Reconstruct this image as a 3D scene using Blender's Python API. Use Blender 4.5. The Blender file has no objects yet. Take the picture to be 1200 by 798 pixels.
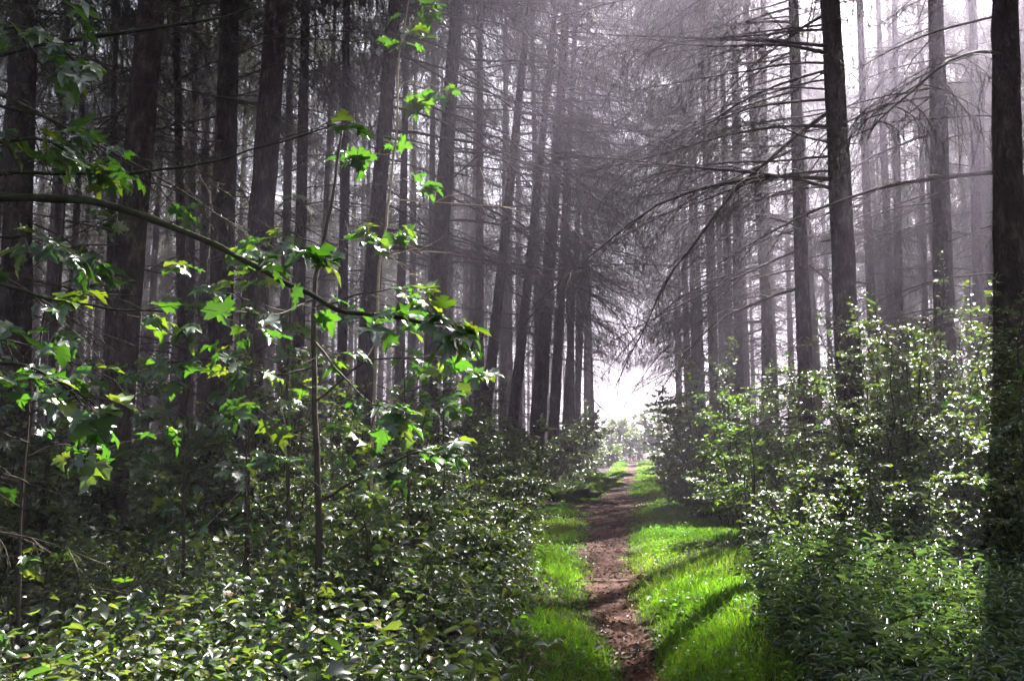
import bpy, math, random
import numpy as np
from mathutils import Vector, Quaternion

R = math.radians
rng = np.random.default_rng(11)
random.seed(11)
SC = bpy.context.scene
COL = SC.collection

# ------------------------------------------------------------------ camera, sky, sun, exposure
PITCH = R(6.6)
cam_data = bpy.data.cameras.new('camera')
cam = bpy.data.objects.new('camera', cam_data); COL.objects.link(cam)
cam.location = (0, 0, 1.6); cam.rotation_euler = (R(90) + PITCH, 0, 0)
cam_data.sensor_width = 36; cam_data.lens = 30; cam_data.clip_start = .05; cam_data.clip_end = 1000
SC.camera = cam

SUN_AZ, SUN_EL = R(33), R(46)
SUN = np.array([math.sin(SUN_AZ) * math.cos(SUN_EL), math.cos(SUN_AZ) * math.cos(SUN_EL), math.sin(SUN_EL)])
world = bpy.data.worlds.new('World'); SC.world = world; world.use_nodes = True
wt = world.node_tree
bg = wt.nodes['Background']
sky = wt.nodes.new('ShaderNodeTexSky'); sky.sky_type = 'NISHITA'; sky.sun_disc = False
sky.sun_elevation = SUN_EL; sky.sun_rotation = SUN_AZ; sky.air_density = 1.0; sky.dust_density = 3.0; sky.ozone_density = .6
hs = wt.nodes.new('ShaderNodeHueSaturation'); hs.inputs['Saturation'].default_value = .55
wt.links.new(sky.outputs[0], hs.inputs['Color']); wt.links.new(hs.outputs[0], bg.inputs['Color'])
bg.inputs['Strength'].default_value = .05

sl = bpy.data.lights.new('sun', 'SUN'); sl.energy = 5.0; sl.angle = R(.53); sl.color = (1.0, .965, .91)
so = bpy.data.objects.new('sun', sl); COL.objects.link(so)
so.rotation_mode = 'QUATERNION'; so.rotation_quaternion = Vector(SUN).to_track_quat('Z', 'Y'); so.location = (20, 30, 60)

SC.view_settings.view_transform = 'Standard'; SC.view_settings.look = 'None'
SC.view_settings.exposure = 2.85; SC.view_settings.gamma = 1.0; SC.view_settings.use_curve_mapping = False
HAZE_DENSITY = .0053
cy = SC.cycles
cy.max_bounces = 5; cy.diffuse_bounces = 2; cy.glossy_bounces = 1; cy.transmission_bounces = 3; cy.volume_bounces = 0
cy.transparent_max_bounces = 4; cy.caustics_reflective = False; cy.caustics_refractive = False
cy.sample_clamp_indirect = 3.0; cy.use_adaptive_sampling = True; cy.adaptive_threshold = .02
cy.use_denoising = True

# ------------------------------------------------------------------ pixel geometry of the photograph (1200 x 798)
CP, SP = math.cos(PITCH), math.sin(PITCH)
def at(px, py, Y):
    x = (px - 600) / 1000; v = (399 - py) / 1000
    d = np.array([x, CP - v * SP, SP + v * CP])
    return np.array([0, 0, 1.6]) + d * (Y / d[1])

# ------------------------------------------------------------------ mesh builder
class MB:
    def __init__(s): s.V = []; s.F = []; s.RN = []; s.n = 0
    def add(s, v, faces, mat=0, rnd=None, smooth=False):
        """v (n,3); faces: list of int arrays (m,k)"""
        v = np.asarray(v, float).reshape(-1, 3)
        for f in faces:
            f = np.asarray(f, int)
            if len(f): s.F.append((f + s.n, mat, smooth))
        s.V.append(v)
        s.RN.append(np.full(len(v), .5) if rnd is None else np.asarray(rnd, float))
        s.n += len(v)
    def mesh(s, name, mats):
        me = bpy.data.meshes.new(name)
        V = np.concatenate(s.V) if s.V else np.zeros((0, 3))
        loops = np.concatenate([f.ravel() for f, _, _ in s.F])
        tot = np.concatenate([np.full(len(f), f.shape[1]) for f, _, _ in s.F])
        mi = np.concatenate([np.full(len(f), m) for f, m, _ in s.F])
        sm = np.concatenate([np.full(len(f), q) for f, _, q in s.F])
        me.vertices.add(len(V)); me.vertices.foreach_set('co', V.astype(np.float32).ravel())
        me.loops.add(len(loops)); me.loops.foreach_set('vertex_index', loops.astype(np.int32))
        me.polygons.add(len(tot))
        st = np.concatenate([[0], np.cumsum(tot)[:-1]])
        me.polygons.foreach_set('loop_start', st.astype(np.int32))
        me.polygons.foreach_set('material_index', mi.astype(np.int32))
        me.polygons.foreach_set('use_smooth', sm.astype(bool))
        for m in mats: me.materials.append(m)
        a = me.attributes.new('rnd', 'FLOAT', 'POINT'); a.data.foreach_set('value', np.concatenate(s.RN).astype(np.float32))
        me.update(calc_edges=True)
        return me

def norm(v): return v / (np.linalg.norm(v, axis=-1, keepdims=True) + 1e-9)

def tube(mb, pts, rad, n=6, mat=0, jitter=0., rnd=None, cap=True):
    pts = np.asarray(pts, float); rad = np.broadcast_to(np.asarray(rad, float), (len(pts),))
    k = len(pts)
    t = norm(np.gradient(pts, axis=0))
    ref = np.array([0, 0, 1.]) if abs(t[0][2]) < .8 else np.array([1., 0, 0])
    a = norm(np.cross(t, ref)); b = np.cross(t, a)
    th = np.arange(n) / n * 2 * np.pi
    r = rad[:, None] * (1 + (rng.normal(0, jitter, (k, n)) if jitter else 0))
    v = pts[:, None, :] + (np.cos(th)[None, :, None] * a[:, None, :] + np.sin(th)[None, :, None] * b[:, None, :]) * r[..., None]
    v = v.reshape(-1, 3)
    i = np.arange(k - 1)[:, None] * n; j = np.arange(n)[None, :]; j2 = (j + 1) % n
    q = np.stack([i + j, i + j2, i + n + j2, i + n + j], -1).reshape(-1, 4)
    fs = [q]
    if cap and n > 3: fs.append(np.array([[(k - 1) * n + x for x in range(n)]]))
    mb.add(v, fs, mat, None if rnd is None else np.full(len(v), rnd), smooth=True)

# leaf templates: columns = along, side, up (side scaled by width)
OVATE_V = np.array([[0, 0, 0], [.3, .5, .10], [.68, .36, .04], [1, 0, -.14], [.68, -.36, .04], [.3, -.5, .10], [.3, 0, .0], [.68, 0, -.03]])
OVATE_F = [np.array([[0, 6, 1]]), np.array([[6, 7, 2, 1]]), np.array([[7, 3, 2]]), np.array([[0, 5, 6]]), np.array([[5, 4, 7, 6]]), np.array([[4, 3, 7]])]
SMALL_V = np.array([[0, 0, 0], [.42, .5, .10], [1, 0, -.10], [.42, -.5, .10]])
SMALL_F = [np.array([[0, 2, 1]]), np.array([[0, 3, 2]])]
LANCE_V = np.array([[0, 0, 0], [.3, .5, .09], [.66, .36, .02], [1, 0, -.22], [.66, -.36, .02], [.3, -.5, .09]])
LANCE_F = [np.array([[0, 3, 2, 1]]), np.array([[0, 5, 4, 3]])]
def _maple():
    half = [(.02, .03), (-.02, .22), (.16, .26), (.14, .5), (.3, .42), (.46, .56), (.5, .38), (.48, .22), (.68, .26), (.72, .13), (.86, .12)]
    v = [(0.12, 0, .0), (.5, 0, .02), (1.0, 0, -.14)]
    l = [(a, b, .08 - .35 * b * b - (.10 * a * a)) for a, b in half]
    r = [(a, -b, z) for a, b, z in l]
    V = np.array(v + l + r)
    F = []
    h = len(half)
    for side, base in ((1, 3), (-1, 3 + h)):
        ring = list(range(base, base + h)) + [2]
        cen = [0] * 6 + [1] * (h - 5)
        for i in range(len(ring) - 1):
            c = 0 if i < 6 else 1
            F.append((c, ring[i], ring[i + 1]) if side < 0 else (c, ring[i + 1], ring[i]))
        F.append((0, base + 6, 1) if side < 0 else (0, 1, base + 6))
    return V, [np.array(F)]
MAPLE_V, MAPLE_F = _maple()

def leaves(mb, pos, axis, nrm, length, width, tpl, mat=0, rnd=None, fold=1., jit=0.):
    """one leaf per row of pos; axis = direction of the blade, nrm = its upper side"""
    N = len(pos)
    if N == 0: return
    TV, TF = tpl
    axis = norm(axis); side = norm(np.cross(nrm, axis)); up = np.cross(axis, side)
    L = np.broadcast_to(length, (N,))[:, None, None]; W = np.broadcast_to(width, (N,))[:, None, None]
    f = np.broadcast_to(fold, (N,))[:, None, None]
    T = np.repeat(TV[None], N, 0)
    if jit:
        T = T + rng.normal(0, jit, T.shape) * (T[..., :1] > .01)
        T[..., 2] += (rng.normal(0, .25, (N, 1)) * T[..., 1] ** 2 + rng.normal(0, .16, (N, 1)) * T[..., 0] ** 2)
    v = pos[:, None, :] + axis[:, None, :] * (T[..., 0:1] * L) + side[:, None, :] * (T[..., 1:2] * L * W) + up[:, None, :] * (T[..., 2:3] * L * f)
    k = len(TV)
    off = (np.arange(N) * k)[:, None, None]
    fs = [(t[None] + off).reshape(-1, t.shape[1]) for t in TF]
    rn = rng.random(N) if rnd is None else rnd
    mb.add(v.reshape(-1, 3), fs, mat, np.repeat(rn, k), smooth=True)

def rand_dir(n, up=0., hs=1.):
    a = rng.random(n) * 2 * np.pi
    return np.stack([np.cos(a) * hs, np.sin(a) * hs, np.full(n, up)], -1)

# ------------------------------------------------------------------ materials
def new_mat(name):
    m = bpy.data.materials.new(name); m.use_nodes = True
    nt = m.node_tree; nt.nodes.clear()
    out = nt.nodes.new('ShaderNodeOutputMaterial')
    return m, nt, out

def ramp(nt, stops):
    r = nt.nodes.new('ShaderNodeValToRGB'); e = r.color_ramp.elements
    while len(e) < len(stops): e.new(.5)
    for el, (p, c) in zip(e, stops): el.position = p; el.color = (*c, 1)
    return r

def leaf_mat(name, stops, trans, tfac=.42, rough=.42, spec=.9, coat=0.):
    m, nt, out = new_mat(name)
    at_ = nt.nodes.new('ShaderNodeAttribute'); at_.attribute_name = 'rnd'
    r = ramp(nt, stops); nt.links.new(at_.outputs['Fac'], r.inputs[0])
    p = nt.nodes.new('ShaderNodeBsdfPrincipled'); p.inputs['Roughness'].default_value = rough; p.inputs['Specular IOR Level'].default_value = spec
    p.inputs['Coat Weight'].default_value = coat; p.inputs['Coat Roughness'].default_value = .38
    nt.links.new(r.outputs[0], p.inputs['Base Color'])
    t = nt.nodes.new('ShaderNodeBsdfTranslucent')
    r2 = ramp(nt, trans); nt.links.new(at_.outputs['Fac'], r2.inputs[0]); nt.links.new(r2.outputs[0], t.inputs['Color'])
    mx = nt.nodes.new('ShaderNodeMixShader'); mx.inputs[0].default_value = tfac
    nt.links.new(p.outputs[0], mx.inputs[1]); nt.links.new(t.outputs[0], mx.inputs[2]); nt.links.new(mx.outputs[0], out.inputs[0])
    return m

def solid_mat(name, c1, c2, scale=8, rough=.85, bump=.3, stretch=(1, 1, 1), detail=6):
    m, nt, out = new_mat(name)
    tc = nt.nodes.new('ShaderNodeTexCoord'); mp = nt.nodes.new('ShaderNodeMapping'); mp.inputs['Scale'].default_value = stretch
    nt.links.new(tc.outputs['Object'], mp.inputs[0])
    n = nt.nodes.new('ShaderNodeTexNoise'); n.inputs['Scale'].default_value = scale; n.inputs['Detail'].default_value = detail; n.inputs['Roughness'].default_value = .65
    nt.links.new(mp.outputs[0], n.inputs['Vector'])
    r = ramp(nt, [(.3, c1), (.7, c2)]); nt.links.new(n.outputs[0], r.inputs[0])
    p = nt.nodes.new('ShaderNodeBsdfPrincipled'); p.inputs['Roughness'].default_value = rough; p.inputs['Specular IOR Level'].default_value = .25
    nt.links.new(r.outputs[0], p.inputs['Base Color'])
    b = nt.nodes.new('ShaderNodeBump'); b.inputs['Strength'].default_value = bump; b.inputs['Distance'].default_value = .03
    nt.links.new(n.outputs[0], b.inputs['Height']); nt.links.new(b.outputs[0], p.inputs['Normal'])
    nt.links.new(p.outputs[0], out.inputs[0])
    return m

def bark_mat():
    m, nt, out = new_mat('spruce_bark')
    tc = nt.nodes.new('ShaderNodeTexCoord'); mp = nt.nodes.new('ShaderNodeMapping'); mp.inputs['Scale'].default_value = (1, 1, .45)
    nt.links.new(tc.outputs['Object'], mp.inputs[0])
    v = nt.nodes.new('ShaderNodeTexVoronoi'); v.inputs['Scale'].default_value = 26; v.feature = 'F1'
    n = nt.nodes.new('ShaderNodeTexNoise'); n.inputs['Scale'].default_value = 9; n.inputs['Detail'].default_value = 8; n.inputs['Roughness'].default_value = .7
    n2 = nt.nodes.new('ShaderNodeTexNoise'); n2.inputs['Scale'].default_value = 1.6; n2.inputs['Detail'].default_value = 4
    for x in (v, n, n2): nt.links.new(mp.outputs[0], x.inputs['Vector'])
    r = ramp(nt, [(.3, (.016, .013, .011)), (.52, (.055, .046, .04)), (.68, (.15, .13, .115))]); nt.links.new(n.outputs[0], r.inputs[0])
    r2 = ramp(nt, [(.42, (.85, .76, .7)), (.55, (1.1, 1.05, 1.0)), (.68, (.6, .85, .42))]); nt.links.new(n2.outputs[0], r2.inputs[0])   # patches of green algae
    mul = nt.nodes.new('ShaderNodeMix'); mul.data_type = 'RGBA'; mul.blend_type = 'MULTIPLY'; mul.inputs[0].default_value = 1
    nt.links.new(r.outputs[0], mul.inputs[6]); nt.links.new(r2.outputs[0], mul.inputs[7])
    p = nt.nodes.new('ShaderNodeBsdfPrincipled'); p.inputs['Roughness'].default_value = .9; p.inputs['Specular IOR Level'].default_value = .2
    nt.links.new(mul.outputs[2], p.inputs['Base Color'])
    ad = nt.nodes.new('ShaderNodeMath'); ad.operation = 'ADD'
    nt.links.new(v.outputs['Distance'], ad.inputs[0]); nt.links.new(n.outputs[0], ad.inputs[1])
    b = nt.nodes.new('ShaderNodeBump'); b.inputs['Strength'].default_value = .9; b.inputs['Distance'].default_value = .025
    nt.links.new(ad.outputs[0], b.inputs['Height']); nt.links.new(b.outputs[0], p.inputs['Normal'])
    nt.links.new(p.outputs[0], out.inputs[0])
    return m

M_BARK = bark_mat()
M_TWIG = solid_mat('dead_twig', (.045, .036, .03), (.11, .09, .075), 30, .9, .2)
M_STEM = solid_mat('dark_stem', (.03, .025, .018), (.075, .06, .04), 25, .85, .3)
M_PALE = solid_mat('pale_dry_stem', (.22, .17, .11), (.42, .34, .23), 30, .85, .3)
M_DRY = solid_mat('dry_stalk', (.10, .075, .045), (.2, .15, .09), 30, .85, .1)
M_MOSSY = solid_mat('mossy_limb', (.015, .013, .01), (.04, .05, .018), 18, .95, .6)
M_NEEDLE = leaf_mat('spruce_needles', [(0, (.03, .05, .018)), (.8, (.05, .085, .03)), (1, (.09, .085, .04))], [(0, (.08, .12, .03)), (1, (.14, .17, .05))], .25, .5, .4)
M_MAPLE = leaf_mat('maple_leaf', [(0, (.02, .042, .018)), (.7, (.032, .066, .026)), (1, (.08, .13, .02))], [(0, (.10, .32, .02)), (.7, (.16, .42, .02)), (1, (.42, .55, .02))], .24, .38, 1., .4)
M_SHRUB = leaf_mat('shrub_leaf', [(0, (.02, .038, .019)), (.7, (.034, .06, .03)), (.97, (.09, .12, .03)), (1, (.25, .13, .03))], [(0, (.12, .3, .03)), (1, (.34, .42, .04))], .28, .42, 1., .3)
M_UNDER = leaf_mat('undergrowth_leaf', [(0, (.02, .036, .018)), (.75, (.036, .06, .028)), (.96, (.10, .11, .04)), (1, (.2, .12, .04))], [(0, (.13, .32, .03)), (1, (.34, .42, .04))], .28, .42, 1., .3)
M_HERB = leaf_mat('herb_leaf', [(0, (.026, .044, .03)), (.8, (.042, .068, .044)), (1, (.10, .14, .03))], [(0, (.13, .3, .06)), (1, (.3, .46, .05))], .24, .38, 1., .5)
M_FERN = leaf_mat('fern_leaf', [(0, (.04, .08, .02)), (1, (.07, .12, .03))], [(0, (.16, .36, .03)), (1, (.32, .5, .04))], .45, .45, .4)
M_GRASS = leaf_mat('grass_blade', [(0, (.035, .085, .01)), (.75, (.07, .13, .014)), (.9, (.13, .15, .03)), (1, (.24, .19, .09))], [(0, (.15, .42, .02)), (.6, (.25, .54, .02)), (.85, (.46, .56, .04)), (1, (.42, .36, .14))], .5, .4, .4)
M_LITTER = leaf_mat('fallen_leaf', [(0, (.05, .03, .018)), (.6, (.10, .06, .035)), (1, (.16, .11, .06))], [(0, (.1, .06, .03)), (1, (.2, .13, .05))], .2, .5, .4)
M_GROUND = solid_mat('forest_floor', (.018, .013, .009), (.05, .035, .02), 5, .95, .5)
M_TURF = solid_mat('turf_soil', (.03, .035, .012), (.05, .06, .02), 6, .95, .5)
M_PATH = solid_mat('path_earth', (.028, .0095, .006), (.12, .048, .032), 4, .9, 1., detail=14)

# ------------------------------------------------------------------ naming
def tag(o, label=None, cat=None, group=None, kind=None):
    if label: o['label'] = label
    if cat: o['category'] = cat
    if group: o['group'] = group
    if kind: o['kind'] = kind
    return o
def empty(name, loc=(0, 0, 0), rz=0.):
    o = bpy.data.objects.new(name, None); COL.objects.link(o)
    o.location = loc; o.rotation_euler = (0, 0, rz); o.empty_display_size = .2
    return o
def part(name, me, parent=None, loc=(0, 0, 0), rot=(0, 0, 0), sc=1.):
    o = bpy.data.objects.new(name, me); COL.objects.link(o)
    if parent is not None: o.parent = parent
    o.location = loc; o.rotation_euler = rot
    o.scale = (sc, sc, sc) if np.isscalar(sc) else sc
    return o

# ------------------------------------------------------------------ ground, path, grass
PY = np.array([0, 3, 5.65, 6.5, 8.65, 11.85, 15.2, 21.3, 26.7, 35.5, 45.7, 80, 150])
PX = np.array([.7, .76, .82, .87, .97, 1.27, 1.7, 2.4, 3.3, 4.75, 6.3, 11.4, 22])
WY = np.array([0, 5.65, 6.5, 8.65, 11.85, 15.2, 18.5, 21.3, 24, 26.7, 35.5, 80, 150])
WW = np.array([.2, .24, .34, .5, .62, .72, .95, 2.0, 1.1, .75, .7, .7, .7])
def pathx(y): return np.interp(y, PY, PX)
def pathw(y): return np.interp(y, WY, WW)
GLY = np.array([0, 5.65, 8.65, 11.85, 18.8, 24, 30, 45, 150]); GLX = np.array([-.1, -.02, .2, .22, .5, 1.8, 2.9, 5.2, 21])
GRX = np.array([1.3, 1.6, 2.5, 3.5, 4.9, 5.0, 5.3, 7.4, 23])
def grassl(y): return np.interp(y, GLY, GLX)
def grassr(y): return np.interp(y, GLY, GRX)

_ph = rng.random((14, 3)) * 6.28
_fr = np.array([[.11, .07], [.05, .13], [.31, .2], [.23, -.37], [.7, .5], [-.55, .8], [1.3, .9], [1.1, -1.4], [2.3, 1.7], [-1.9, 2.6], [4.1, 3.1], [-3.3, 4.6], [7, 5], [5, -8.]])
_am = np.array([.10, .10, .05, .05, .03, .03, .02, .02, .012, .012, .008, .008, .006, .006])
def gz(x, y):
    x = np.asarray(x, float); y = np.asarray(y, float)
    z = np.zeros(np.broadcast(x, y).shape)
    for (fx, fy), a, p in zip(_fr, _am, _ph): z = z + a * np.sin(fx * x + fy * y + p[0])
    d = np.abs(x - pathx(y)) / np.maximum(pathw(y), .3)
    k = np.clip((d - .5) / 2.0, 0, 1)
    z = z * (.35 + .65 * k) - .05 * np.exp(-(d * 1.3) ** 2)
    return z * np.clip((400 - np.hypot(x, y)) / 300, 0, 1)

def grid_axis(lo, hi, spans):
    return np.unique(np.concatenate([np.arange(a, b, s) for a, b, s in spans] + [[lo, hi]]))
gx = grid_axis(-260, 260, [(-260, -40, 10), (-40, -8, 1.), (-8, 9, .18), (9, 40, 1.), (40, 260, 10)])
gy = grid_axis(-260, 260, [(-260, -10, 10), (-10, 2, 1.), (2, 22, .16), (22, 60, .6), (60, 260, 8)])
X, Y = np.meshgrid(gx, gy)
def grid_mesh(X, Y, Z):
    ny, nx = X.shape
    i = np.arange(ny - 1)[:, None] * nx; j = np.arange(nx - 1)[None]
    q = np.stack([i + j, i + j + 1, i + nx + j + 1, i + nx + j], -1).reshape(-1, 4)
    return np.stack([X, Y, Z], -1).reshape(-1, 3), q
v, q = grid_mesh(X, Y, gz(X, Y))
mb = MB(); mb.add(v, [q], smooth=True)
tag(part('ground', mb.mesh('ground', [M_GROUND])), kind='structure')

# earth path: a strip along the centre line with a ragged edge, following the ground
py_ = grid_axis(1, 120, [(1, 25, .05), (25, 60, .3), (60, 120, 1)])
tt = np.linspace(-1, 1, 17)
def smooth_noise(y, s, seed):
    r = np.random.default_rng(seed); o = 0
    for k in range(5): o = o + np.sin(y * s * (1.7 ** k) + r.random() * 6.28) / (1.35 ** k)
    return o / 2.6
el = smooth_noise(py_, 1.5, 3); er = smooth_noise(py_, 1.5, 9)
hw = pathw(py_) / 2
Lx = pathx(py_) - hw * (1 + .55 * el); Rx = pathx(py_) + hw * (1 + .55 * er)
PXX = Lx[:, None] + (Rx - Lx)[:, None] * (tt + 1)[None] / 2; PYY = np.repeat(py_[:, None], 17, 1)
bump = rng.normal(0, .007, PXX.shape) + .014 * np.sin(PXX * 19 + 3 * np.sin(PYY * 7)) * np.sin(PYY * 13 + 2 * np.sin(PXX * 11)) + rng.normal(0, .004, PXX.shape)
PZZ = gz(PXX, PYY) + .02 + bump * (1 - np.abs(tt)[None] ** 4) - .022 * (np.abs(tt)[None] ** 8)
v, q = grid_mesh(PXX, PYY, PZZ); mb = MB(); mb.add(v, [q], smooth=True)
tag(part('path', mb.mesh('path', [M_PATH])), kind='structure')

# roots and twigs lying across the path
for k in range(16):
    y = 5.8 + 17 * rng.random() ** 1.3; w = pathw(y)
    root = k < 7
    x0 = pathx(y) - w * (.7 if root else .4 * rng.random()); L = w * 1.5 if root else .15 + .3 * rng.random(); a = rng.normal(0, .35 if root else 1.)
    u = np.linspace(0, 1, 9); px_ = x0 + u * L * math.cos(a) + .02 * np.sin(u * 9 + k); qy = y + u * L * math.sin(a) + .03 * np.sin(u * 7 + k * 2)
    c = np.stack([px_, qy, gz(px_, qy) + .022 + (0 if root else .008) - (.02 * (2 * u - 1) ** 4 if root else 0)], -1)
    m = MB(); r_ = .014 if root else .005; tube(m, c - c[0], r_ * (1 - .5 * u), 6, jitter=.12)
    o = part('root' if root else 'twig', m.mesh('root' if root else 'twig', [M_TWIG]), None, c[0])
    tag(o, 'bare root ridge crossing the trodden earth of the path' if root else 'small broken twig lying on the trodden path', 'root' if root else 'twig', 'roots crossing the path' if root else 'twigs on the path')

# grass
def in_path(x, y, k=1.):
    return np.abs(x - pathx(y)) < pathw(y) / 2 * k
mb = MB()
def grass_band(y0, y1, dens, hh, ww, spread=0.):
    n = int(dens * (y1 - y0) * 4.2)
    y = y0 + rng.random(n) * (y1 - y0)
    l = grassl(y); r = grassr(y)
    x = l - .25 + rng.random(n) * (r - l + .5)
    edge = np.minimum(x - l, r - x)
    keep = (rng.random(n) < np.clip(.5 + edge / .5, .05, 1)) & (~in_path(x, y, .95) | (rng.random(n) < .02) | (~in_path(x, y, .6) & (rng.random(n) < .35))) 
    pn = np.sin(x * 2.1 + 1.3 * np.sin(y * .9)) * np.sin(y * 1.3 + 1.1 * np.sin(x * 1.7))
    keep &= rng.random(n) < np.clip(.75 + .5 * pn, .12, 1)
    x = x[keep]; y = y[keep]; pn = pn[keep]; n = len(x)
    p = np.stack([x, y, gz(x, y) - .005], -1)
    h = hh * (.45 + .8 * rng.random(n)) * (1 + .35 * pn) * np.where(in_path(x, y, 1.6), .6, 1)
    lean = rand_dir(n, 0) * (.2 + .8 * rng.random(n))[:, None]
    ax = norm(np.array([0, 0, 1.]) + lean * .55)
    s = norm(np.cross(ax, rand_dir(n, .1)))
    w = ww * (.6 + .8 * rng.random(n))
    mid = p + ax * (h * .55)[:, None]
    tip = mid + norm(ax + lean * .8 - np.array([0, 0, .25])) * (h * .5)[:, None]
    V = np.stack([p - s * w[:, None] / 2, p + s * w[:, None] / 2, mid + s * w[:, None] * .4, mid - s * w[:, None] * .4, tip], 1)
    off = (np.arange(n) * 5)[:, None]
    pc = .5 + .25 * np.sin(x * 1.3 + 2 * np.sin(y * .6)) + .25 * np.sin(y * .8 + 1.7 * np.sin(x * 2.3))
    mb.add(V.reshape(-1, 3), [np.array([[0, 1, 2, 3]]) + off, np.array([[3, 2, 4]]) + off], rnd=np.repeat(np.clip(.55 * pc + .6 * rng.random(n) ** 1.5, 0, 1), 5))
grass_band(3.5, 8, 2500, .075, .005); grass_band(4, 12, 200, .16, .005)
grass_band(8, 14, 1600, .08, .0075)
grass_band(14, 24, 900, .085, .012)
grass_band(24, 60, 260, .12, .02)
n = 5200; y = 4 + 18 * rng.random(n) ** 1.4; l = grassl(y); x = l + (grassr(y) - l) * rng.beta(.6, .6, n)
k = ~in_path(x, y, 1.05) & (np.sin(x * 3 + y) * np.sin(y * 1.7 - x) > -.1); x, y = x[k], y[k]; n = len(x)
leaves(mb, np.stack([x, y, gz(x, y) + .04 + .06 * rng.random(n)], -1), rand_dir(n, .1), np.array([0, 0, 1.]) + rng.normal(0, .4, (n, 3)), .025 + .035 * rng.random(n), .65, (OVATE_V, OVATE_F), rnd=.7 * rng.random(n), fold=1.5)
tag(part('grass', mb.mesh('grass', [M_GRASS])), kind='stuff')

# leaf litter on the forest floor and the path
mb = MB()
n = 26000
y = 2.5 + 20 * rng.random(n) ** 1.6; x = (rng.random(n) - .5) * (4 + y * 1.5)
k = ~((x > grassl(y)) & (x < grassr(y))) | (rng.random(n) < .22)
x, y = x[k], y[k]; n = len(x)
leaves(mb, np.stack([x, y, gz(x, y) + .012 + .02 * rng.random(n)], -1), rand_dir(n, .0) + rng.normal(0, .2, (n, 3)), np.array([0, 0, 1.]) + rng.normal(0, .3, (n, 3)), .04 + .05 * rng.random(n), .6, (SMALL_V, SMALL_F), fold=2.)
n = 2200; y = 4.5 + 20 * rng.random(n) ** 1.5; x = pathx(y) + pathw(y) * (rng.random(n) - .5) * 1.1
leaves(mb, np.stack([x, y, gz(x, y) + .03 + .006 * rng.random(n)], -1), rand_dir(n, .0), np.array([0, 0, 1.]) + rng.normal(0, .3, (n, 3)), .02 + .045 * rng.random(n) ** 2, np.where(rng.random(n) < .5, .12, .6)[:, None, None].ravel(), (SMALL_V, SMALL_F), fold=2.)
tag(part('leaf_litter', mb.mesh('leaf_litter', [M_LITTER])), kind='stuff')

# ------------------------------------------------------------------ spruce branches (prototypes)
def curve(p, d, L, n, droop=0., up=0., wig=.02):
    pts = [np.array(p, float)]; d = norm(np.array(d, float)); st = L / n
    for i in range(n):
        t = (i + 1) / n
        d = norm(d + np.array([0, 0, -droop + up * t * t]) / n + rng.normal(0, wig, 3))
        pts.append(pts[-1] + d * st)
    return np.array(pts)

def bough_skeleton(L, n2, l2, n3, droop, up, hang, wig=.035):
    """returns main curve, secondaries, tertiaries"""
    main = curve((0, 0, 0), (1, rng.normal(0, .08), .02), L, 10, droop, up, wig)
    sec, ter = [], []
    for i in range(n2):
        t = .12 + .86 * (i + rng.random() * .7) / n2
        f = t * 10; a = int(f); a = min(a, 9); p = main[a] + (main[a + 1] - main[a]) * (f - a)
        d0 = norm(main[a + 1] - main[a]); sgn = 1 if i % 2 else -1
        lat = norm(np.cross(d0, [0, 0, 1])) * sgn
        d = d0 * (.55 + .3 * rng.random()) + lat * (.8 + .3 * rng.random()) + np.array([0, 0, rng.normal(-.08, .15)])
        ln = l2 * (.35 + .9 * math.sin(math.pi * min(1, .15 + t * .9)) ** .7) * (.6 + .6 * rng.random())
        s = curve(p, d, ln, 5, hang * .6, 0, .06); sec.append(s)
        for k in range(n3):
            u = .15 + .8 * (k + rng.random()) / n3; f = u * 5; b = min(int(f), 4); pp = s[b] + (s[b + 1] - s[b]) * (f - b)
            dd = norm(s[b + 1] - s[b]); l3 = norm(np.cross(dd, [0, 0, 1])) * (1 if k % 2 else -1)
            e = dd * .7 + l3 * rng.random() * .9 + np.array([0, 0, -hang * (.3 + rng.random())])
            ter.append(curve(pp, e, ln * (.25 + .35 * rng.random()), 2, hang, 0, .08))
    return main, sec, ter

def wood(mb, sk, r0, mat=0, k3=1.):
    main, sec, ter = sk
    tube(mb, main, np.linspace(r0, r0 * .18, len(main)), 5, mat)
    for s in sec: tube(mb, s, np.linspace(r0 * .30, r0 * .09, len(s)), 3, mat)
    for s in ter: tube(mb, s, np.linspace(r0 * .13 * k3, r0 * .06 * k3, len(s)), 3, mat)

def needles(mb, sk, per_m, ln, wd, mat=1, main_from=.5):
    main, sec, ter = sk
    P, D = [], []
    for c in ([main[int(len(main) * main_from):]] + sec + ter):
        for a, b in zip(c[:-1], c[1:]):
            l = np.linalg.norm(b - a); m = max(1, int(per_m * l + rng.random()))
            u = rng.random((m, 1)); P.append(a + (b - a) * u); D.append(np.repeat(((b - a) / l)[None], m, 0))
    P = np.concatenate(P); D = np.concatenate(D); N = len(P)
    dr = norm(D * .7 + norm(rng.normal(0, 1, (N, 3))) * .9)
    s = norm(np.cross(dr, rng.normal(0, 1, (N, 3))))
    l = ln * (.7 + .6 * rng.random(N))[:, None]
    V = np.stack([P - s * wd / 2, P + s * wd / 2, P + dr * l], 1)
    mb.add(V.reshape(-1, 3), [np.arange(N * 3).reshape(N, 3)], mat, np.repeat(rng.random(N), 3))
    return N

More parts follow.
